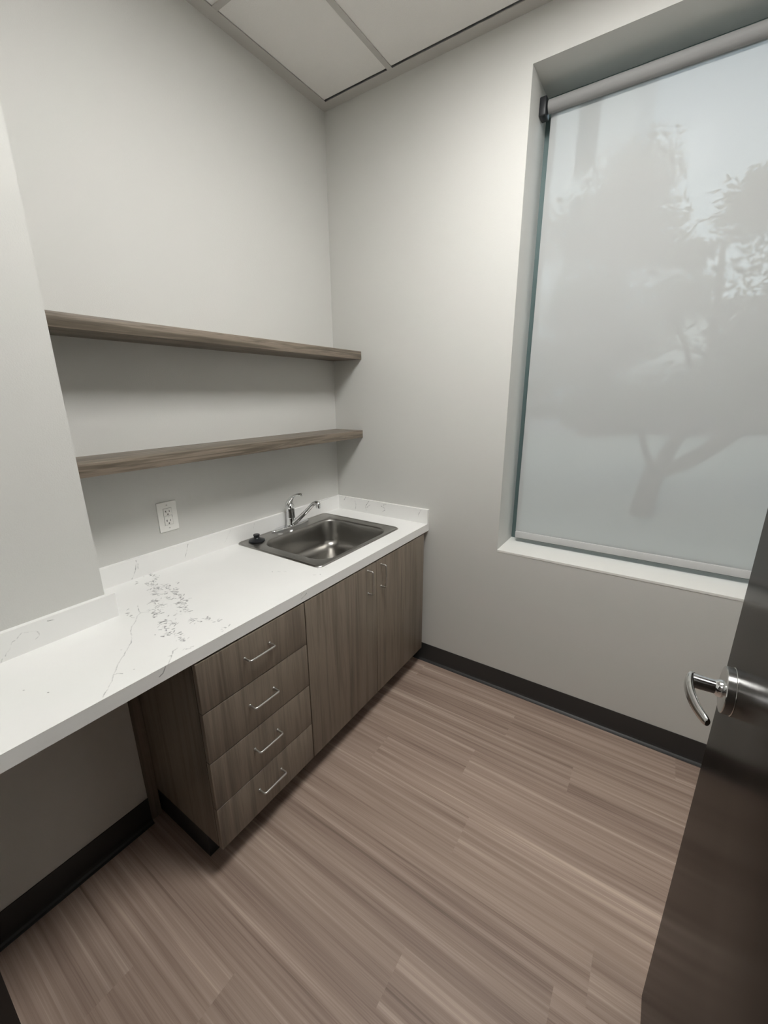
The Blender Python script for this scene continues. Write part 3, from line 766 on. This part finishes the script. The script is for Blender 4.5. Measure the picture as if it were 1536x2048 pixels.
bm = bmesh.new(); add_box(bm, -1.9, 26.4, 31.6, 42.4, 6.5, 6.9); mesh_obj('roof', bm, M['road'], b2)
cr = tag(empty('car', (1.4, 22.6, GZ+.02)), 'dark parked car seen faintly through the shade, behind the lawn', 'car')
gz = GZ+.02
bm = bmesh.new()
prof = [(-2.2, .35), (-2.2, .75), (-1.9, .88), (-1.2, .95), (-.6, 1.40), (.9, 1.42), (1.6, .98), (2.1, .92), (2.2, .6), (2.15, .32)]
ra = [bm.verts.new((1.4+a, 21.75, gz+b)) for a, b in prof]; rb = [bm.verts.new((1.4+a, 23.45, gz+b)) for a, b in prof]
for i in range(len(prof)): j = (i+1) % len(prof); bm.faces.new((ra[i], ra[j], rb[j], rb[i]))
bm.faces.new(ra); bm.faces.new(rb[::-1])
bmesh.ops.bevel(bm, geom=bm.edges[:], offset=.06, segments=2, affect='EDGES')
mesh_obj('body', bm, M['carpaint'], cr, auto=40)
bm = bmesh.new()
sd = [(-1.05, .97), (-.55, 1.34), (.82, 1.36), (1.40, .99)]
f = bm.faces.new([bm.verts.new((1.4+a, 21.735, gz+b)) for a, b in sd]); r_ = bmesh.ops.extrude_face_region(bm, geom=[f]); bmesh.ops.translate(bm, verts=[v for v in r_['geom'] if isinstance(v, bmesh.types.BMVert)], vec=(0, .02, 0))
mesh_obj('window', bm, M['bglass'], cr)
for x in (-1.35, 1.35):
    for y in (21.74, 23.28):
        bm = bmesh.new(); add_lathe(bm, [(.20, 0), (.32, .01), (.33, .05), (.33, .17), (.30, .2)], (1.4+x, y, gz+.33), 'y', 28); mesh_obj('wheel', bm, M['blackrub'], cr, auto=40)
# ------------------------------------------------------------------ world
W = bpy.data.worlds.new('sky'); S.world = W; W.use_nodes = True; nt = W.node_tree
bg = nt.nodes['Background']
tc = nd(nt, 'ShaderNodeTexCoord'); sx = nd(nt, 'ShaderNodeSeparateXYZ'); nt.links.new(tc.outputs['Generated'], sx.inputs[0])
nt.links.new(ramp(nt, sx.outputs['Z'], [(0, (.80, .87, .92, 1)), (.6, (.55, .68, .85, 1))]), bg.inputs[0])
bg.inputs[1].default_value = 2.0
sun = bpy.data.lights.new('sun', 'SUN'); sun.energy = 2.0; sun.angle = math.radians(4); sun.color = (1, .95, .88)
so = bpy.data.objects.new('sun', sun); so.rotation_euler = (math.radians(48), 0, math.radians(-15)); COL.objects.link(so)
# sun comes from behind the building (travels +y), so none enters the room
# ------------------------------------------------------------------ camera
yaw, pit, rol = .5903, -.2780, -.0059
F_ = Vector((-math.sin(yaw)*math.cos(pit), math.cos(yaw)*math.cos(pit), math.sin(pit)))
r = F_.cross(Vector((0, 0, 1))).normalized(); u = r.cross(F_)
r2 = r*math.cos(rol)+u*math.sin(rol); u2 = -r*math.sin(rol)+u*math.cos(rol)
cam = bpy.data.cameras.new('camera'); co = bpy.data.objects.new('camera', cam); COL.objects.link(co)
co.matrix_world = Matrix(((r2.x, u2.x, -F_.x, 1.6673), (r2.y, u2.y, -F_.y, -1.9681), (r2.z, u2.z, -F_.z, 1.5758), (0, 0, 0, 1)))
cam.sensor_fit = 'VERTICAL'; cam.sensor_height = 36; cam.lens = 826.17/2048*36; cam.clip_start = .01; cam.clip_end = 200
S.camera = co
S.view_settings.view_transform = 'Standard'; S.view_settings.look = 'None'; S.view_settings.exposure = 0; S.view_settings.gamma = 1
S.view_settings.use_curve_mapping = False
S.cycles.max_bounces = 10; S.cycles.diffuse_bounces = 6; S.cycles.transparent_max_bounces = 12
